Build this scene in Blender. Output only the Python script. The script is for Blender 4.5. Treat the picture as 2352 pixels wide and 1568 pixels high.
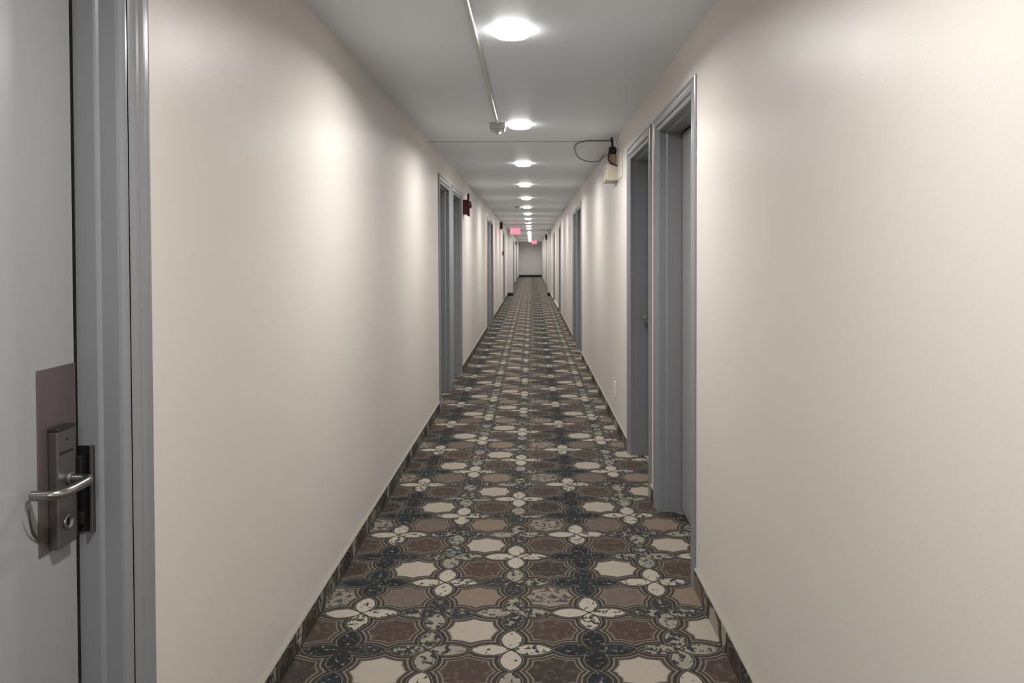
import bpy, bmesh, math, random
from mathutils import Matrix, Vector
random.seed(4)
PI = math.pi
for o in list(bpy.data.objects): bpy.data.objects.remove(o)
SC = bpy.context.scene
COL = SC.collection

# ------------------------------------------------------------------ camera, world, exposure
F_PX = 1800.0
CAM_H = 1.385
PITCH = 0.0190            # tan of the downward tilt
cam = bpy.data.cameras.new('camera')
cam.sensor_width = 36.0
cam.lens = F_PX / 2352.0 * 36.0
VPX, VPY = 1220.5, 588.0      # vanishing point of the corridor
cam.shift_x = -(VPX - 1176.0) / 2352.0
cam.shift_y = -((784.0 - VPY) - F_PX * PITCH) / 2352.0
cam.clip_start = 0.02; cam.clip_end = 200
cam_o = bpy.data.objects.new('camera', cam); COL.objects.link(cam_o)
cam_o.matrix_world = (Matrix.Translation((0, 0, CAM_H)) @ Matrix.Rotation(PI/2 - math.atan(PITCH), 4, 'X')
                      @ Matrix.Rotation(math.radians(-0.17), 4, 'Z'))
SC.camera = cam_o

W = bpy.data.worlds.new('world'); SC.world = W; W.use_nodes = True
W.node_tree.nodes['Background'].inputs[0].default_value = (0.02, 0.02, 0.022, 1)
W.node_tree.nodes['Background'].inputs[1].default_value = 0.2

SC.view_settings.view_transform = 'Standard'
SC.view_settings.look = 'None'
SC.view_settings.gamma = 1.0
SC.view_settings.use_curve_mapping = False
SC.view_settings.exposure = 1.03
LAMP = 11.0
BEAM = 11.0              # watts of each lamp's downward beam               # strength of the lamp diffusers

# ------------------------------------------------------------------ dimensions
XL, XR, H = -0.83, 0.682, 2.322
YB, YE = -5.0, 52.0
DOOR_H = 2.05
CW = 0.11                 # casing width
DW = 0.875                # door opening width

# ------------------------------------------------------------------ materials
def srgb(r, g, b):
    f = lambda c: (c/255/12.92 if c/255 <= .04045 else ((c/255+.055)/1.055)**2.4)
    return (f(r), f(g), f(b), 1)

def mat(name, col, rough=.5, metal=0, emit=None, estr=0, spec=.5, bump=None, vary=None):
    m = bpy.data.materials.new(name); m.use_nodes = True
    nt = m.node_tree; b = nt.nodes['Principled BSDF']
    b.inputs['Base Color'].default_value = col
    b.inputs['Roughness'].default_value = rough
    b.inputs['Metallic'].default_value = metal
    b.inputs['Specular IOR Level'].default_value = spec
    if emit:
        b.inputs['Emission Color'].default_value = emit
        b.inputs['Emission Strength'].default_value = estr
    tc = nt.nodes.new('ShaderNodeTexCoord')
    if bump:
        prev = None
        for sc, st, dist in bump:
            n = nt.nodes.new('ShaderNodeTexNoise'); n.inputs['Scale'].default_value = sc
            n.inputs['Detail'].default_value = 3
            nt.links.new(tc.outputs['Object'], n.inputs['Vector'])
            bp = nt.nodes.new('ShaderNodeBump'); bp.inputs['Strength'].default_value = st
            bp.inputs['Distance'].default_value = dist
            nt.links.new(n.outputs['Fac'], bp.inputs['Height'])
            if prev: nt.links.new(prev.outputs[0], bp.inputs['Normal'])
            prev = bp
        nt.links.new(prev.outputs[0], b.inputs['Normal'])
    if vary:
        sc, amt = vary
        n = nt.nodes.new('ShaderNodeTexNoise'); n.inputs['Scale'].default_value = sc; n.inputs['Detail'].default_value = 4
        nt.links.new(tc.outputs['Object'], n.inputs['Vector'])
        mr = nt.nodes.new('ShaderNodeMapRange')
        mr.inputs[3].default_value = rough - amt; mr.inputs[4].default_value = rough + amt
        nt.links.new(n.outputs['Fac'], mr.inputs[0]); nt.links.new(mr.outputs[0], b.inputs['Roughness'])
    return m

M = {}
M['wall'] = mat('beige_wall_paint', (.645, .600, .560, 1), .39, spec=.26, bump=[(260, .15, .001), (75, .16, .0014), (2.2, .25, .006)], vary=(3.0, .05))
M['ceiling'] = mat('ceiling_paint', (.79, .84, .895, 1), .48, spec=.30, bump=[(120, .12, .001), (1.3, .2, .008)])
M['frame'] = mat('grey_frame_enamel', (.218, .226, .240, 1), .28, spec=.5, bump=[(60, .06, .001)])
M['door'] = mat('grey_door_enamel', (.30, .31, .315, 1), .34, spec=.5, bump=[(140, .10, .0008)])
M['cap'] = mat('pale_cap_paint', (.24, .225, .19, 1), .6)
M['joint'] = mat('joint_shadow_grey', (.22, .22, .22, 1), .7)
M['cable'] = mat('grey_cable', (.09, .09, .09, 1), .5)
M['white'] = mat('white_plastic', (.72, .71, .68, 1), .4)
M['offwhite'] = mat('raceway_paint', (.60, .60, .60, 1), .3)
M['black'] = mat('black_rubber', (.012, .012, .013, 1), .5)
M['darkmetal'] = mat('dark_metal', (.05, .05, .052, 1), .35, metal=.8)
M['steel'] = mat('brushed_steel', (.33, .32, .31, 1), .24, metal=1, bump=[(300, .05, .0005)])
M['steel2'] = mat('satin_lock_steel', (.17, .165, .16, 1), .40, metal=.85, bump=[(300, .05, .0005)])
M['plate'] = mat('warm_steel_plate', (.20, .165, .168, 1), .34, metal=.7)
M['red'] = mat('red_plastic', (.10, .004, .008, 1), .4)
M['beige'] = mat('aged_beige_plastic', (.60, .54, .43, 1), .45)
M['tan'] = mat('tan_lens', (.36, .24, .15, 1), .3)
M['lamp'] = mat('lamp_diffuser', (.9, .9, .9, 1), .4, emit=(1, .98, .95, 1), estr=LAMP)
M['exit'] = mat('exit_face_red', (.6, .05, .08, 1), .4, emit=(1, .17, .27, 1), estr=.62)
M['exit_letter'] = mat('exit_letter', (.9, .6, .6, 1), .4, emit=(1, .30, .38, 1), estr=.62)
M['grey_end'] = mat('grey_wall_paint', (.72, .70, .70, 1), .45, bump=[(3, .2, .006)])
M['portal'] = mat('portal_paint', (.50, .48, .475, 1), .42)
M['void'] = mat('gap_shade_black', (.01, .01, .01, 1), .8)

def carpet(name, sgn, vertical):
    """interlaced medallions with four petals at each corner; woven into the pile, square repeat of three by three"""
    m = bpy.data.materials.new(name); m.use_nodes = True
    nt = m.node_tree; N = nt.nodes; L = nt.links; b = N['Principled BSDF']
    b.inputs['Roughness'].default_value = .95; b.inputs['Specular IOR Level'].default_value = .12
    def link(a, i):
        if isinstance(a, (int, float)): i.default_value = a
        else: L.new(a, i)
    def mt(op, a, b_=0.0, c=0.0):
        n = N.new('ShaderNodeMath'); n.operation = op
        link(a, n.inputs[0]); link(b_, n.inputs[1]); link(c, n.inputs[2]); return n.outputs[0]
    tc = N.new('ShaderNodeTexCoord'); sp = N.new('ShaderNodeSeparateXYZ'); L.new(tc.outputs['Object'], sp.inputs[0])
    X, Y, Z = sp.outputs
    # slight weave wobble
    nz = N.new('ShaderNodeTexNoise'); nz.inputs['Scale'].default_value = 34; nz.inputs['Detail'].default_value = 2
    L.new(tc.outputs['Object'], nz.inputs['Vector'])
    sn = N.new('ShaderNodeSeparateColor'); L.new(nz.outputs['Color'], sn.inputs[0])
    xx = mt('ADD', X, mt('MULTIPLY', Z, sgn)) if vertical else X
    gx = mt('ADD', mt('DIVIDE', mt('SUBTRACT', xx, 0.073), 0.2945), mt('MULTIPLY', mt('SUBTRACT', sn.outputs[0], .5), .035))
    gy = mt('ADD', mt('DIVIDE', mt('SUBTRACT', Y, 2.876), 0.2855), mt('MULTIPLY', mt('SUBTRACT', sn.outputs[1], .5), .035))
    gx = mt('ADD', gx, 302.0)      # column class 2 stands at x = 0.073
    gy = mt('ADD', gy, 300.0)
    ix = mt('FLOOR', mt('ADD', gx, .5)); iy = mt('FLOOR', mt('ADD', gy, .5))
    u = mt('SUBTRACT', gx, ix); v = mt('SUBTRACT', gy, iy)
    au = mt('ABSOLUTE', u); av = mt('ABSOLUTE', v)
    b0, w0 = .25, .140
    R = (b0*b0 + w0*w0) / (2*w0); d0 = R - w0
    def vesica(px, py):
        r = mt('ADD', px, d0)
        return mt('SUBTRACT', mt('SQRT', mt('ADD', mt('MULTIPLY', r, r), mt('MULTIPLY', py, py))), R)
    d1 = vesica(mt('SUBTRACT', .5, au), mt('SUBTRACT', av, .25))
    d2 = vesica(mt('SUBTRACT', .5, av), mt('SUBTRACT', au, .25))
    D = mt('MINIMUM', d1, d2)
    def ramp(fac, stops, interp='LINEAR'):
        n = N.new('ShaderNodeValToRGB'); n.color_ramp.interpolation = interp
        e = n.color_ramp.elements
        while len(e) < len(stops): e.new(.5)
        for k, (p, c) in enumerate(stops): e[k].position = p; e[k].color = c
        L.new(fac, n.inputs[0]); return n.outputs[0]
    CREAM = (.300, .268, .222, 1); BROWN = (.058, .041, .034, 1); DBROWN = (.040, .032, .028, 1)
    TAUPE = (.112, .086, .073, 1); TAUPE2 = (.165, .128, .098, 1); MOT = (.20, .170, .142, 1)
    NAVY = (.022, .027, .030, 1); DARK = (.040, .040, .042, 1); GREY = (.215, .200, .165, 1)
    mx = mt('MODULO', ix, 3.0); my = mt('MODULO', iy, 3.0)
    mid = mt('DIVIDE', mt('ADD', mt('ADD', mx, mt('MULTIPLY', my, 3.0)), .5), 9.0)
    med = ramp(mid, [(k/9, c) for k, c in enumerate([BROWN, CREAM, BROWN, TAUPE, TAUPE2, MOT, CREAM, BROWN, DBROWN])], 'CONSTANT')
    # petals: class of the cell corner they belong to
    kx = mt('MODULO', mt('FLOOR', gx), 3.0); ky = mt('MODULO', mt('FLOOR', gy), 3.0)
    pid = mt('DIVIDE', mt('ADD', mt('ADD', kx, mt('MULTIPLY', ky, 3.0)), .5), 9.0)
    CP = (.33, .30, .25, 1)
    pet = ramp(pid, [(k/9, c) for k, c in enumerate([GREY, GREY, CP, CP, GREY, NAVY, GREY, CP, DARK])], 'CONSTANT')
    #          mottling per class (how much black eats the petal)
    pmo = ramp(pid, [(k/9, (c, c, c, 1)) for k, c in enumerate([.50, .49, .42, .42, .50, .50, .52, .38, .58])], 'CONSTANT')
    n2 = N.new('ShaderNodeTexNoise'); n2.inputs['Scale'].default_value = 42; n2.inputs['Detail'].default_value = 5
    n2.inputs['Roughness'].default_value = .6
    mp = N.new('ShaderNodeMapping'); mp.inputs['Scale'].default_value = (1.0, .75, 1.0)
    L.new(tc.outputs['Object'], mp.inputs[0]); L.new(mp.outputs[0], n2.inputs['Vector'])
    def mixc(f, a, c):
        n = N.new('ShaderNodeMix'); n.data_type = 'RGBA'
        link(f, n.inputs[0])
        for s, i in ((a, 6), (c, 7)):
            if isinstance(s, tuple): n.inputs[i].default_value = s
            else: L.new(s, n.inputs[i])
        return n.outputs[2]
    sel = mt('LESS_THAN', d1, d2); nsel = mt('SUBTRACT', 1.0, sel)
    hx = mt('ADD', mt('MULTIPLY', sel, kx), mt('MULTIPLY', nsel, mt('MODULO', mt('FLOOR', mt('MULTIPLY', gx, 2.0)), 6.0)))
    hy = mt('ADD', mt('MULTIPLY', nsel, ky), mt('MULTIPLY', sel, mt('MODULO', mt('FLOOR', mt('MULTIPLY', gy, 2.0)), 6.0)))
    cv = N.new('ShaderNodeCombineXYZ'); L.new(hx, cv.inputs[0]); L.new(hy, cv.inputs[1]); L.new(mt('MULTIPLY', sel, 7.0), cv.inputs[2])
    wn = N.new('ShaderNodeTexWhiteNoise'); L.new(cv.outputs[0], wn.inputs['Vector'])
    hv = mt('MULTIPLY', mt('SUBTRACT', wn.outputs['Value'], .5), .20)
    spk = mt('MULTIPLY', mt('SUBTRACT', mt('ADD', mt('ADD', pmo, .045), hv), n2.outputs['Fac']), 26.0)
    spk = mt('MINIMUM', mt('MAXIMUM', spk, 0.0), 1.0)
    pet = mixc(mt('MULTIPLY', spk, .92), pet, (.016, .018, .020, 1))
    # light flecks in the dark petals
    n3 = N.new('ShaderNodeTexNoise'); n3.inputs['Scale'].default_value = 60; n3.inputs['Detail'].default_value = 2
    L.new(tc.outputs['Object'], n3.inputs['Vector'])
    fl = mt('MINIMUM', mt('MAXIMUM', mt('MULTIPLY', mt('SUBTRACT', n3.outputs['Fac'], .60), 18.0), 0.0), 1.0)
    pet = mixc(mt('MULTIPLY', fl, .6), pet, (.26, .25, .22, 1))
    # medallion mottling
    mm = mt('MINIMUM', mt('MAXIMUM', mt('MULTIPLY', mt('SUBTRACT', n2.outputs['Fac'], .50), 4.0), 0.0), 1.0)
    med = mixc(mt('MULTIPLY', mm, .36), med, (.24, .19, .15, 1))
    mot_on = mt('COMPARE', mid, 5.5/9, .02)
    mk = mt('MINIMUM', mt('MAXIMUM', mt('MULTIPLY', mt('SUBTRACT', .50, n2.outputs['Fac']), 22.0), 0.0), 1.0)
    med = mixc(mt('MULTIPLY', mk, mt('MULTIPLY', mot_on, .85)), med, (.03, .034, .036, 1))
    # interlacing bands by distance from the petals
    LG = (.150, .140, .118, 1); DK = (.034, .029, .026, 1); BR = (.052, .038, .030, 1)
    band = ramp(mt('MULTIPLY', mt('MAXIMUM', D, 0.0), 5.0),
                [(0, DK), (.015, LG), (.04, LG), (.07, DK), (.26, DK), (.29, LG), (.36, LG), (.39, BR), (.54, BR), (.58, LG), (.62, LG)])
    cut = .125
    inmed = mt('MINIMUM', mt('MAXIMUM', mt('MULTIPLY', mt('SUBTRACT', D, cut), 120.0), 0.0), 1.0)
    inpet = mt('MINIMUM', mt('MAXIMUM', mt('MULTIPLY', mt('SUBTRACT', -.014, D), 120.0), 0.0), 1.0)
    col = mixc(inmed, band, med); col = mixc(inpet, col, pet)
    # pile speckle
    n4 = N.new('ShaderNodeTexNoise'); n4.inputs['Scale'].default_value = 420; n4.inputs['Detail'].default_value = 2
    L.new(tc.outputs['Object'], n4.inputs['Vector'])
    hsv = N.new('ShaderNodeHueSaturation'); L.new(col, hsv.inputs['Color'])
    L.new(mt('ADD', mt('MULTIPLY', n4.outputs['Fac'], .7), .65), hsv.inputs['Value'])
    L.new(hsv.outputs[0], b.inputs['Base Color'])
    bp = N.new('ShaderNodeBump'); bp.inputs['Strength'].default_value = .4; bp.inputs['Distance'].default_value = .003
    L.new(n4.outputs['Fac'], bp.inputs['Height']); L.new(bp.outputs[0], b.inputs['Normal'])
    return m
M['carpet'] = carpet('patterned_carpet', 0, False)
M['carpet_r'] = carpet('patterned_carpet_right_base', 1.0, True)
M['carpet_l'] = carpet('patterned_carpet_left_base', -1.0, True)

# ------------------------------------------------------------------ mesh helpers
def obj(name, bm, m, parent=None, smooth=False, bevel=0, seg=2):
    bmesh.ops.recalc_face_normals(bm, faces=bm.faces)
    me = bpy.data.meshes.new(name); bm.to_mesh(me); bm.free()
    me.materials.append(m)
    for p in me.polygons: p.use_smooth = smooth
    o = bpy.data.objects.new(name, me); COL.objects.link(o)
    if parent: o.parent = parent
    if bevel:
        md = o.modifiers.new('bevel', 'BEVEL'); md.width = bevel; md.segments = seg; md.limit_method = 'ANGLE'
    return o
def box(bm, x0, x1, y0, y1, z0, z1):
    x0, x1 = min(x0, x1), max(x0, x1)
    v = [bm.verts.new((x, y, z)) for x in (x0, x1) for y in (y0, y1) for z in (z0, z1)]
    for f in ((0,1,3,2), (4,6,7,5), (0,4,5,1), (2,3,7,6), (0,2,6,4), (1,5,7,3)): bm.faces.new([v[i] for i in f])
def lathe(bm, prof, n=32, axis='Z', at=(0,0,0)):
    """prof: list of (r, h) turned about the axis"""
    rings = []
    for r, h in prof:
        ring = []
        for k in range(n if r > 1e-6 else 1):
            a = 2*PI*k/n; c, s = r*math.cos(a), r*math.sin(a)
            p = {'Z': (c, s, h), 'X': (h, c, s), 'Y': (c, h, s)}[axis]
            ring.append(bm.verts.new((p[0]+at[0], p[1]+at[1], p[2]+at[2])))
        rings.append(ring)
    for A, B in zip(rings, rings[1:]):
        for k in range(n):
            a0, a1 = A[k % len(A)], A[(k+1) % len(A)]; b0, b1 = B[k % len(B)], B[(k+1) % len(B)]
            vs = [a0, a1, b1, b0]; u = []
            for q in vs:
                if q not in u: u.append(q)
            if len(u) >= 3: bm.faces.new(u)
def tube(bm, pts, r, n=10, flat=1.0):
    pts = [Vector(p) for p in pts]; rings = []; up = None
    for i, p in enumerate(pts):
        t = (pts[min(i+1, len(pts)-1)] - pts[max(i-1, 0)]).normalized()
        if up is None: up = t.orthogonal().normalized()
        a = (up - t*up.dot(t)).normalized(); up = a; b_ = t.cross(a)
        rr = r[i] if isinstance(r, (list, tuple)) else r
        rings.append([bm.verts.new(p + (a*math.cos(2*PI*k/n) + b_*math.sin(2*PI*k/n)*flat)*rr) for k in range(n)])
    for A, B in zip(rings, rings[1:]):
        for k in range(n): bm.faces.new([A[k], A[(k+1) % n], B[(k+1) % n], B[k]])
    bm.faces.new(rings[0]); bm.faces.new(rings[-1][::-1])
def smooth_path(pts, sub=6):
    P = [Vector(p) for p in pts]; out = []
    for i in range(len(P)-1):
        p0, p1, p2, p3 = P[max(i-1,0)], P[i], P[i+1], P[min(i+2, len(P)-1)]
        for k in range(sub):
            t = k/sub
            out.append(.5*((2*p1) + (p2-p0)*t + (2*p0-5*p1+4*p2-p3)*t*t + (3*p1-p0-3*p2+p3)*t**3))
    out.append(P[-1]); return out
def tag(o, label, cat, group=None, kind=None):
    o['label'] = label; o['category'] = cat
    if group: o['group'] = group
    if kind: o['kind'] = kind
    return o
def thing(name, loc, label, cat, group=None, kind=None):
    o = bpy.data.objects.new(name, None); COL.objects.link(o); o.location = loc; o.empty_display_size = .05
    return tag(o, label, cat, group, kind)
def copy_tree(o, parent=None):
    c = o.copy(); COL.objects.link(c)
    if parent: c.parent = parent
    for ch in list(o.children): copy_tree(ch, c)
    return c

# ------------------------------------------------------------------ doors: (near outer edge y, side)
# side -1 = left wall, +1 = right wall; y = near side of the opening
OP = lambda outer: outer + CW
doors = [  # side, opening start y, recess, label
    (-1, 1.590 - DW, .091, 'grey painted door at the far left foreground with card lock and lever'),
    (-1, 7.11, .125, 'grey framed recessed door, nearer of the left pair before the red alarm horn'),
    (-1, 8.31, .125, 'grey framed recessed door on left wall directly beside the red alarm horn'),
    (-1, 14.76, .125, 'narrow-looking grey door on left wall, nearer of the pair past the red horn'),
    (-1, 15.96, .125, 'narrow-looking grey door on left wall, farther of the pair past the red horn'),
    (-1, 23.25, .125, 'distant door on left wall just in front of the left portal return'),
    (-1, 35.5, .125, 'tiny far door on left wall, first one beyond the portal'),
    (-1, 36.7, .125, 'tiny far door on left wall, second one beyond the portal'),
    (-1, 42.1, .125, 'tiny far door on left wall, third one beyond the portal'),
    (-1, 43.3, .125, 'tiny far door on left wall, last one before the end wall'),
    (1, 3.345, .127, 'tall grey framed recessed door nearest on the right wall'),
    (1, 4.550, .127, 'grey recessed door with lever on right wall, directly behind the nearest right one'),
    (1, 10.74, .125, 'grey framed door on right wall, nearer of the pair after the emergency light'),
    (1, 11.88, .125, 'grey framed door on right wall, farther of the pair after the emergency light'),
    (1, 18.3, .125, 'distant dark-framed door on right wall before the white skirting strip'),
    (1, 22.9, .125, 'distant door on right wall beside the white skirting strip'),
    (1, 34.0, .125, 'tiny far door on right wall just beyond the portal'),
    (1, 48.6, .125, 'tiny far door on right wall close to the end wall'),
]
def wall_x(s): return XL if s < 0 else XR

for side, nm, lab in ((-1, 'wall_left', 'long glossy beige left wall of the corridor'), (1, 'wall_right', 'long glossy beige right wall of the corridor')):
    bm = bmesh.new(); x = wall_x(side); xo = x + side*.30
    hs = sorted([(d[1]-.02, d[1]+DW+.02) for d in doors if d[0] == side])
    cur = YB
    for a, b_ in hs:
        box(bm, x, xo, cur, a, 0, H); box(bm, x, xo, a, b_, DOOR_H+.02, H); cur = b_
    box(bm, x, xo, cur, YE, 0, H)
    bmesh.ops.remove_doubles(bm, verts=bm.verts, dist=1e-5)
    tag(obj(nm, bm, M['wall']), lab, 'wall', kind='structure')
bm = bmesh.new(); box(bm, XL-.3, XR+.3, YB, YE, -.08, 0)
tag(obj('floor', bm, M['carpet']), 'corridor floor in brown, cream and charcoal medallion carpet', 'floor', kind='structure')
bm = bmesh.new(); box(bm, XL-.3, XR+.3, YB, YE, H, H+.1)
tag(obj('ceiling', bm, M['ceiling']), 'low smooth grey painted ceiling with a row of round lights', 'ceiling', kind='structure')
bm = bmesh.new(); box(bm, XL-.3, XR+.3, YE, YE+.1, 0, H)
tag(obj('wall_end', bm, M['grey_end']), 'plain grey wall closing the far end of the corridor', 'wall', kind='structure')
bm = bmesh.new(); box(bm, XL-.3, XR+.3, YB-.1, YB, 0, H)
tag(obj('wall_back', bm, M['wall']), 'beige wall closing the corridor behind the viewer', 'wall', kind='structure')
bm = bmesh.new(); box(bm, XL, XR, YE-.02, YE, 0, .14)
tag(obj('baseboard_end', bm, M['black']), 'black skirting along the grey end wall', 'skirting', kind='structure')

# carpet skirting and pale cap
for side, nm in ((-1, 'baseboard_left'), (1, 'baseboard_right')):
    x = wall_x(side); bm = bmesh.new(); bc = bmesh.new()
    hs = sorted([(d[1]-CW, d[1]+DW+CW) for d in doors if d[0] == side]) + [(YE-.02, YE)]
    cur = YB
    for a, b_ in hs:
        if side > 0 and cur < 21 < b_ and a > 21: pass
        box(bm, x-side*.010, x, cur, a, 0, .082)
        # cap with a rounded nose
        pr = [(0, .082), (.0105, .082), (.0108, .0840), (.009, .0862), (.004, .0875), (0, .088)]
        A = [bc.verts.new((x-side*p, cur, z)) for p, z in pr]; B = [bc.verts.new((x-side*p, a, z)) for p, z in pr]
        for k in range(len(pr)): bc.faces.new([A[k], A[(k+1) % len(pr)], B[(k+1) % len(pr)], B[k]])
        bc.faces.new(A); bc.faces.new(B[::-1])
        cur = b_
    o = obj(nm, bm, M['carpet_l' if side < 0 else 'carpet_r'])
    tag(o, 'carpet skirting with pale cap along the %s wall' % ('left' if side < 0 else 'right'), 'skirting', kind='structure')
    c = obj('cap_strip', bc, M['cap'], o); c['label'] = 'thin pale painted cap strip'

# frame profile: (s away from the opening, t out of the wall)
def frame_profile(rec):
    return [(.004, -rec-.050), (.004, -rec), (-.006, -rec), (-.006, -.050), (-.004, -.046), (0, -.042), (0, -.009), (.002, -.003), (.008, .002), (.014, .004),
            (.020, .004), (.022, .000), (.032, .000), (.035, .005), (.040, .012), (.046, .015), (.056, .016), (.060, .019), (.070, .021), (.078, .020), (.082, .017),
            (.094, .017), (.102, .015), (.106, .010), (CW, .004), (CW, .0), (.02, .0), (.02, -rec-.050)]
def door_frame(side, y0, rec, parent):
    x = wall_x(side); y1 = y0 + DW; bm = bmesh.new(); rows = []
    for s, t in frame_profile(rec):
        sz = s*.75 if s > 0.02 else s
        if s >= .034 and t > 0: t *= .66
        rows.append([bm.verts.new((x - side*t, y, z)) for y, z in ((y0-s, 0), (y0-s, DOOR_H+sz), (y1+s, DOOR_H+sz), (y1+s, 0))])
    n = len(rows)
    for k in range(n):
        A, B = rows[k], rows[(k+1) % n]
        for j in range(3): bm.faces.new([A[j], A[j+1], B[j+1], B[j]])
    bm.faces.new([r[0] for r in rows]); bm.faces.new([r[3] for r in rows][::-1])
    o = obj('door_frame', bm, M['frame'], parent)
    o.location = -Vector(parent.location)
    return o
def simple_lever(x, y, z, side, dirn, parent):
    """small lever set for the other doors; dirn = direction along y in which the lever points"""
    off = -Vector(parent.location)
    bm = bmesh.new(); box(bm, x, x-side*.012, y-.03, y+.03, z-.11, z+.11)
    p = obj('lock_plate', bm, M['steel2'], parent, bevel=.004); p.location = off
    bm = bmesh.new()
    tube(bm, smooth_path([(x-side*.01, y, z), (x-side*.045, y, z), (x-side*.055, y+dirn*.02, z), (x-side*.055, y+dirn*.11, z)]), .009)
    l = obj('lever', bm, M['steel'], p, smooth=True)
for n, (side, y0, rec, lab) in enumerate(doors):
    x = wall_x(side)
    root = thing('door_%d' % (n+1), (x, y0 + DW/2, 0), lab, 'door', kind='structure')
    door_frame(side, y0, rec, root)
    bm = bmesh.new()
    box(bm, x+side*rec, x+side*(rec+.044), y0+.016, y0+DW-.016, .010, DOOR_H-.016)
    leaf = obj('door_panel', bm, M['door'], root, bevel=.0015); leaf.location = -Vector(root.location)
    bm = bmesh.new(); e = .0155       # black strip added to paint the shade in the slot around the panel
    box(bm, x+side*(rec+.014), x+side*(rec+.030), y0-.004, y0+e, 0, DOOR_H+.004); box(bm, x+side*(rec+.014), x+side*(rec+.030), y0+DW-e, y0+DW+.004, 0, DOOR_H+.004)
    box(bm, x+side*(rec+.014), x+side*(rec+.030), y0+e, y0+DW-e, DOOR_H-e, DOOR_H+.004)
    st = obj('door_gap_shade', bm, M['void'], root); st.location = -Vector(root.location)
    if n == 0: door1 = root
    elif n in (11,): simple_lever(x+side*rec, y0+DW-.085, .965, side, -1, root)
    elif n < 6 or n > 11: simple_lever(x+side*rec, y0+.085, .965, side, 1, root)
    elif n == 10: simple_lever(x+side*rec, y0+.085, .965, side, 1, root)

# ------------------------------------------------------------------ lock set of the left foreground door
off = -Vector(door1.location)
XD = XL - .091           # door face
bm = bmesh.new(); box(bm, XD, XD+.0025, 1.451, 1.5735, .824, 1.174)
pl = obj('back_plate', bm, M['plate'], door1, bevel=.001); pl.location = off; pl['label'] = 'tall brownish steel wrap plate behind the lock'
bm = bmesh.new(); box(bm, XD+.0025, XD+.0215, 1.479, 1.539, .828, 1.054)
lk = obj('card_lock', bm, M['steel2'], door1, bevel=.003, seg=3); lk.location = off; lk['label'] = 'brushed steel card lock case'
bm = bmesh.new(); box(bm, XD+.003, XD+.0225, 1.4785, 1.5395, 1.052, 1.060)
c = obj('lock_top', bm, M['black'], lk, bevel=.003); c['label'] = 'black plastic top of the lock'
bm = bmesh.new(); box(bm, XD+.021, XD+.0222, 1.486, 1.530, 1.008, 1.0125)
obj('card_slot', bm, M['black'], lk)
bm = bmesh.new(); lathe(bm, [(0, 0), (.003, 0), (.003, .001), (0, .0012)], 12, 'X', (XD+.0213, 1.510, 1.034)); obj('indicator_light', bm, M['black'], lk)
bm = bmesh.new(); lathe(bm, [(.0155, 0), (.0155, .003), (.0125, .0045), (.0115, .002), (0, .002)], 28, 'X', (XD+.0213, 1.510, .874)); obj('key_cylinder', bm, M['steel'], lk, smooth=True)
bm = bmesh.new(); box(bm, XD+.0235, XD+.0247, 1.5092, 1.5108, .868, .880); obj('keyhole', bm, M['black'], lk)
bm = bmesh.new()
P = [(XD+.020, 1.518, .955), (XD+.045, 1.518, .955), (XD+.058, 1.514, .955), (XD+.0625, 1.503, .954), (XD+.0625, 1.480, .953), (XD+.0610, 1.450, .952),
     (XD+.0555, 1.430, .952), (XD+.044, 1.420, .952), (XD+.026, 1.4165, .952), (XD+.012, 1.416, .952)]
tube(bm, smooth_path(P, 5), .0092, 14, 1.0); lv = obj('lever_handle', bm, M['steel'], lk, smooth=True); lv['label'] = 'curved polished steel return lever'
bm = bmesh.new(); lathe(bm, [(.0135, 0), (.0135, .004), (.012, .006), (0, .006)], 28, 'X', (XD+.0213, 1.518, .955)); obj('lever_rosette', bm, M['steel2'], lk, smooth=True)
# latch guard on the jamb
YJ = 1.590 - .006
bm = bmesh.new(); box(bm, XD+.001, XD+.034, YJ-.003, YJ, .828, 1.004); g = obj('strike_plate', bm, M['darkmetal'], door1, bevel=.001); g.location = off
bm = bmesh.new(); box(bm, XD+.028, XD+.033, YJ-.012, YJ-.002, .828, 1.006); obj('strike_lip', bm, M['steel2'], g, bevel=.001)
bm = bmesh.new(); box(bm, XD+.004, XD+.014, YJ-.016, YJ-.002, .931, .985); obj('latch_bolt', bm, M['black'], g, bevel=.002)
bm = bmesh.new(); box(bm, XD+.004, XD+.014, YJ-.010, YJ-.002, .845, .870); obj('latch_screw', bm, M['black'], g, bevel=.002)
# thin bent strip sticking out behind the plate
bm = bmesh.new()
tube(bm, smooth_path([(XD+.018, 1.398, .936), (XD+.012, 1.411, .904), (XD+.006, 1.430, .876), (XD+.003, 1.452, .856)]), [.0014]*5+[.0022]*5+[.0028]*9, 8, .5)
w = obj('bent_strip', bm, M['steel2'], door1, smooth=True); w.location = off

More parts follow.
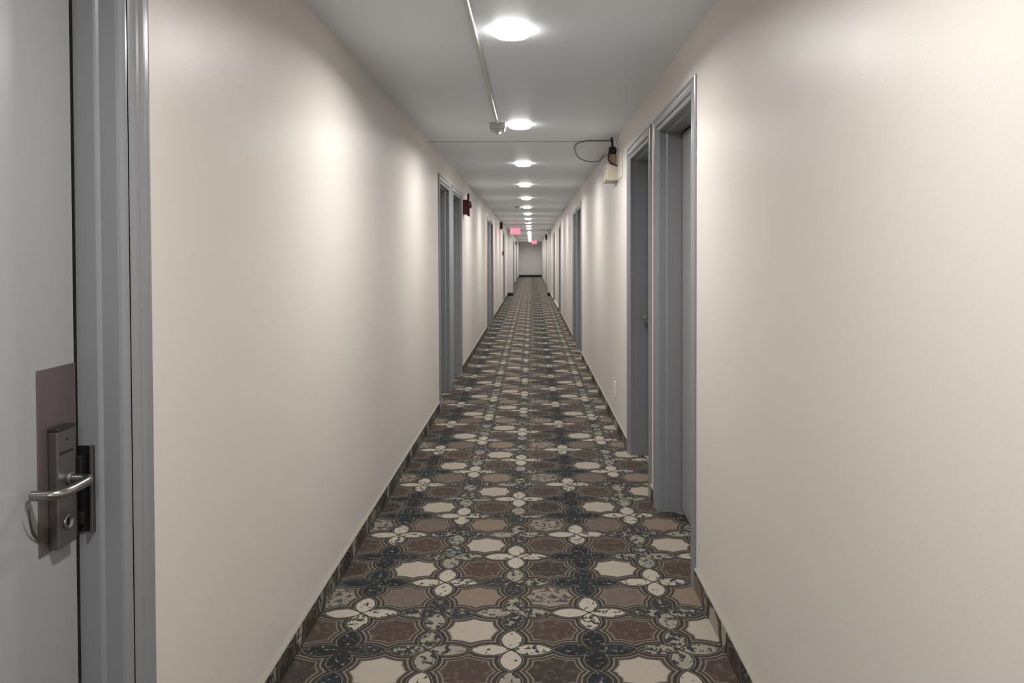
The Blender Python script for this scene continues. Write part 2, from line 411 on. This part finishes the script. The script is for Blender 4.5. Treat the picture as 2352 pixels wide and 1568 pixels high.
# ------------------------------------------------------------------ ceiling lights
ordn = ['nearest', 'second', 'third', 'fourth', 'fifth', 'sixth', 'seventh', 'eighth', 'ninth', 'tenth']
LX = -0.079
lamp_y = [3.27 + 2.33*k for k in range(21)]
bm = bmesh.new(); lathe(bm, [(0, 0), (.078, 0), (.080, -.012), (.076, -.020), (.066, -.027), (.048, -.031), (.025, -.033), (0, -.034)], 40)
first = obj('ceiling_light', bm, M['lamp'], smooth=True); first.location = (LX, lamp_y[0], H)
tag(first, '', 'light', 'round ceiling lights')
first['label'] = 'round lit ceiling light nearest to the viewer, largest of the row'
for k, y in enumerate(lamp_y[1:] + [.94, -1.39, -3.72]):
    c = copy_tree(first); c.location = (LX, y, H)
    if k < 9 and y > 3: c['label'] = 'round lit ceiling light, %s from the viewer in the ceiling row' % ordn[k+1]
    elif y > 3: c['label'] = 'tiny round ceiling light in the merged far end of the row'; c['group'] = 'far ceiling lights'
    else: c['label'] = 'round ceiling light overhead behind the viewer'; c['group'] = 'ceiling lights behind the viewer'
beam = bpy.data.lights.new('lamp_beam', 'AREA'); beam.shape = 'DISK'; beam.size = .13; beam.energy = BEAM
beam.spread = math.radians(165); beam.color = (1, .978, .95)
for y in lamp_y + [.94, -1.39, -3.72]:
    lo = bpy.data.objects.new('lamp_beam', beam); COL.objects.link(lo); lo.location = (LX, y, H-.036)

# ------------------------------------------------------------------ ceiling conduit, box, joint, detectors
t = thing('ceiling_raceway', (-.236, 1.5, H), 'thin painted cable raceway running along the ceiling to a box', 'conduit')
bm = bmesh.new()
pr = [(-.011, 0), (-.011, -.008), (-.007, -.014), (.007, -.014), (.011, -.008), (.011, 0)]
A = [bm.verts.new((px, -5.5+.7, z)) for px, z in pr]; B = [bm.verts.new((px, 4.02, z)) for px, z in pr]
for k in range(6): bm.faces.new([A[k], A[(k+1) % 6], B[(k+1) % 6], B[k]])
bm.faces.new(A); bm.faces.new(B[::-1])
obj('raceway_cover', bm, M['offwhite'], t)
t = thing('junction_box', (-.236, 5.57, H), 'square white ceiling junction box beside the second light', 'electrical box')
bm = bmesh.new(); box(bm, -.056, .056, -.056, .056, -.040, 0); obj('box_body', bm, M['offwhite'], t, bevel=.004)
bm = bmesh.new(); box(bm, -.050, .050, -.050, .050, -.052, -.040); obj('box_cover', bm, M['offwhite'], t, bevel=.003)
bm = bmesh.new()
lathe(bm, [(0, -.053), (.026, -.053), (.026, -.060), (.018, -.072), (0, -.074)], 24); obj('sensor', bm, M['offwhite'], t, smooth=True)
bm = bmesh.new(); box(bm, XL, XR, 6.42, 6.432, H-.002, H); tag(obj('trim_1', bm, M['joint']), 'faint straight joint line across the ceiling past second light', 'trim', kind='structure')
for k, (x_, y_, lab) in enumerate([(-.25, 14.9, 'small round smoke detector on ceiling left of the far lights'),
                                   (-.12, 21.2, 'small square detector on ceiling just before the exit sign')]):
    t = thing('smoke_detector', (x_, y_, H), lab, 'smoke detector')
    bm = bmesh.new(); lathe(bm, [(.055, 0), (.055, -.018), (.040, -.034), (0, -.038)], 28); obj('detector_body', bm, M['white'], t, smooth=True)
    bm = bmesh.new(); lathe(bm, [(.060, 0), (.066, 0), (.066, -.010), (.054, -.012)], 28); obj('detector_base', bm, M['darkmetal' if k == 0 else 'white'], t)

# ------------------------------------------------------------------ emergency unit on the right wall
t = thing('emergency_light', (XR, 6.15, 2.088), 'beige battery emergency unit with dark cables high on right wall', 'emergency light')
bm = bmesh.new(); box(bm, -.088, 0, 0, .30, -.112, .020); obj('battery_case', bm, M['beige'], t, bevel=.006)
bm = bmesh.new(); box(bm, -.006, 0, -.30, 0.0, -.112, .095); obj('back_plate', bm, M['wall'], t, bevel=.002)
bm = bmesh.new(); box(bm, -.070, -.012, .005, .075, .018, .098); obj('lamp_housing', bm, M['tan'], t, bevel=.012, seg=3)
bm = bmesh.new(); lathe(bm, [(0, -.03), (.028, -.028), (.034, 0), (.028, .024), (0, .03)], 20, 'Z', (-.040, .035, .128)); obj('lamp_head', bm, M['black'], t, smooth=True)
for zz in (-.010, -.100):
    bm = bmesh.new(); lathe(bm, [(0, 0), (.011, 0), (.011, .012), (.008, .016), (0, .016)], 14, 'X', (-.104, .04, zz)); obj('knob', bm, M['beige'], t, smooth=True)
bm = bmesh.new()
tube(bm, smooth_path([(-.045, .01, .145), (-.072, -.006, .10), (-.078, -.012, .055), (-.062, -.014, .022), (-.030, -.012, .008), (-.008, -.010, .002)]), .0065, 8)
obj('looped_cable', bm, M['black'], t, smooth=True)
bm = bmesh.new(); tube(bm, smooth_path([(-.040, .035, .15), (-.042, .05, .20), (-.045, .12, .262)]), .009, 8); obj('feed_cable', bm, M['darkmetal'], t, smooth=True)
bm = bmesh.new()
tube(bm, smooth_path([(.655, 6.32, H-.008), (.56, 6.36, H-.006), (.46, 6.36, H-.006), (.39, 6.50, H-.006), (.372, 6.72, H-.006), (.40, 7.05, H-.006), (.45, 7.45, H-.006), (.56, 7.75, H-.006), (.66, 7.72, H-.008), (.672, 7.2, H-.02), (.66, 6.45, H-.11)]), .0036, 8)
tag(obj('ceiling_cable', bm, M['cable'], smooth=True), 'loose dark cable looping over the ceiling beside the emergency unit', 'cable')

# ------------------------------------------------------------------ red alarm horn on the left wall
t = thing('alarm_horn', (XL, 9.62, 2.0), 'dark red fire alarm horn projecting from left wall past the door pair', 'fire alarm')
bm = bmesh.new(); box(bm, 0, .050, -.06, .06, -.105, .075); obj('back_box', bm, M['red'], t, bevel=.006)
bm = bmesh.new(); box(bm, .050, .078, -.065, .065, -.125, .150); obj('face_plate', bm, M['red'], t, bevel=.006)
bm = bmesh.new(); lathe(bm, [(.045, .078), (.042, .092), (.020, .104), (0, .106)], 24, 'X', (0, 0, .015)); obj('horn_dome', bm, M['red'], t, smooth=True)
t = thing('alarm_horn', (XL, 20.95, 2.20), 'small dark alarm horn under the ceiling on left wall before the exit sign', 'fire alarm')
bm = bmesh.new(); box(bm, 0, .05, -.06, .06, -.09, .09); obj('back_box', bm, M['darkmetal'], t, bevel=.006)
bm = bmesh.new(); box(bm, .05, .068, -.065, .065, -.10, .10); obj('face_plate', bm, M['red'], t, bevel=.004)
t = thing('alarm_horn', (XR, 32.8, 2.17), 'dark alarm horn high on right wall just beyond the portal', 'fire alarm')
bm = bmesh.new(); box(bm, -.07, 0, -.06, .06, -.10, .10); obj('back_box', bm, M['black'], t, bevel=.006)
bm = bmesh.new(); box(bm, -.09, -.07, -.065, .065, -.11, .11); obj('face_plate', bm, M['black'], t, bevel=.004)
t = thing('alarm_horn', (XL, 41.3, 2.07), 'tiny dark alarm box on the far left wall beyond the portal', 'fire alarm')
bm = bmesh.new(); box(bm, 0, .06, -.06, .06, -.11, .11); obj('back_box', bm, M['black'], t, bevel=.006)
t = thing('pull_station', (XL, 22.4, 1.47), 'small dark red fire pull station at chest height on far left wall', 'fire alarm')
bm = bmesh.new(); box(bm, 0, .045, -.045, .045, -.06, .06); obj('station_body', bm, M['red'], t, bevel=.005)
bm = bmesh.new(); box(bm, .045, .058, -.028, .028, -.018, .006); obj('pull_handle', bm, M['white'], t, bevel=.002)

# ------------------------------------------------------------------ outlet on right wall
t = thing('wall_outlet', (XR, 6.38, .30), 'white outlet plate low on right wall beyond the door pair', 'outlet')
bm = bmesh.new(); box(bm, -.008, 0, -.038, .038, -.062, .062); obj('cover_plate', bm, M['white'], t, bevel=.003)
for dz in (-.022, .022):
    bm = bmesh.new(); box(bm, -.0105, -.008, -.016, .016, dz-.014, dz+.014); obj('socket', bm, M['white'], t, bevel=.002)

# ------------------------------------------------------------------ exit signs
def letters(bm, word, x0, z0, w, h, gap, y, s):
    """EXIT from straight strokes"""
    st = s
    def bar(x1, z1, x2, z2):
        a = Vector((x1, 0, z1)); c = Vector((x2, 0, z2)); d = (c-a).normalized(); p = Vector((-d.z, 0, d.x))*st/2
        v = [bm.verts.new((q.x, y+dy, q.z)) for dy in (0, -.002) for q in (a-p, a+p, c+p, c-p)]
        for f in ((0,1,2,3), (4,7,6,5), (0,4,5,1), (1,5,6,2), (2,6,7,3), (3,7,4,0)): bm.faces.new([v[i] for i in f])
    x = x0
    for ch in word:
        if ch == 'E':
            bar(x+st/2, z0, x+st/2, z0+h)
            for zz in (st/2, h/2, h-st/2): bar(x, z0+zz, x+w, z0+zz)
        if ch == 'X': bar(x+st/2, z0, x+w-st/2, z0+h); bar(x+st/2, z0+h, x+w-st/2, z0)
        if ch == 'I': bar(x+w/2, z0, x+w/2, z0+h)
        if ch == 'T': bar(x, z0+h-st/2, x+w, z0+h-st/2); bar(x+w/2, z0, x+w/2, z0+h)
        x += w + gap
for (x_, y_, z_, lab) in [(-.47, 23.0, 2.12, 'glowing red exit sign hanging at ceiling left before the portal'),
                          (.17, 45.0, 2.18, 'tiny glowing red exit sign hanging near the far end wall')]:
    t = thing('exit_sign', (x_, y_, z_), lab, 'exit sign')
    bm = bmesh.new(); box(bm, -.155, .155, 0, .045, -.105, .105); obj('sign_housing', bm, M['white'], t, bevel=.008)
    bm = bmesh.new(); box(bm, -.145, .145, -.004, 0, -.095, .095); obj('sign_face', bm, M['exit'], t, bevel=.002)
    bm = bmesh.new(); letters(bm, 'EXIT', -.118, -.065, .050, .13, .012, -.0045, .014); obj('sign_letters', bm, M['exit_letter'], t)
    bm = bmesh.new(); box(bm, -.02, .02, .012, .034, .105, H - z_); obj('ceiling_mount', bm, M['white'], t)

# ------------------------------------------------------------------ narrow portal in the distance
YP = 27.2
bm = bmesh.new(); box(bm, XL, -.645, YP, YP+.25, 0, H); box(bm, .565, XR, YP, YP+.25, 0, H); box(bm, -.645, .565, YP, YP+.25, H-.07, H)
tag(obj('trim_2', bm, M['portal']), 'pale grey portal narrowing the corridor in the distance', 'portal', kind='structure')
bm = bmesh.new(); box(bm, XL, -.637, YP-.012, YP+.262, 0, .12); box(bm, .557, XR, YP-.012, YP+.262, 0, .12)
tag(obj('trim_3', bm, M['black']), 'black skirting blocks at the foot of the distant portal', 'skirting', kind='structure')
bm = bmesh.new(); box(bm, XR-.030, XR-.013, 24.0, 27.15, .075, .13); box(bm, XR-.030, XR-.013, 19.6, 22.7, .085, .125)  # white colour carries the bright highlight along the skirting cap
tag(obj('trim_4', bm, M['white'], bevel=.004), 'white skirting strip with a painted cap highlight at the foot of the far right wall', 'skirting', kind='structure')
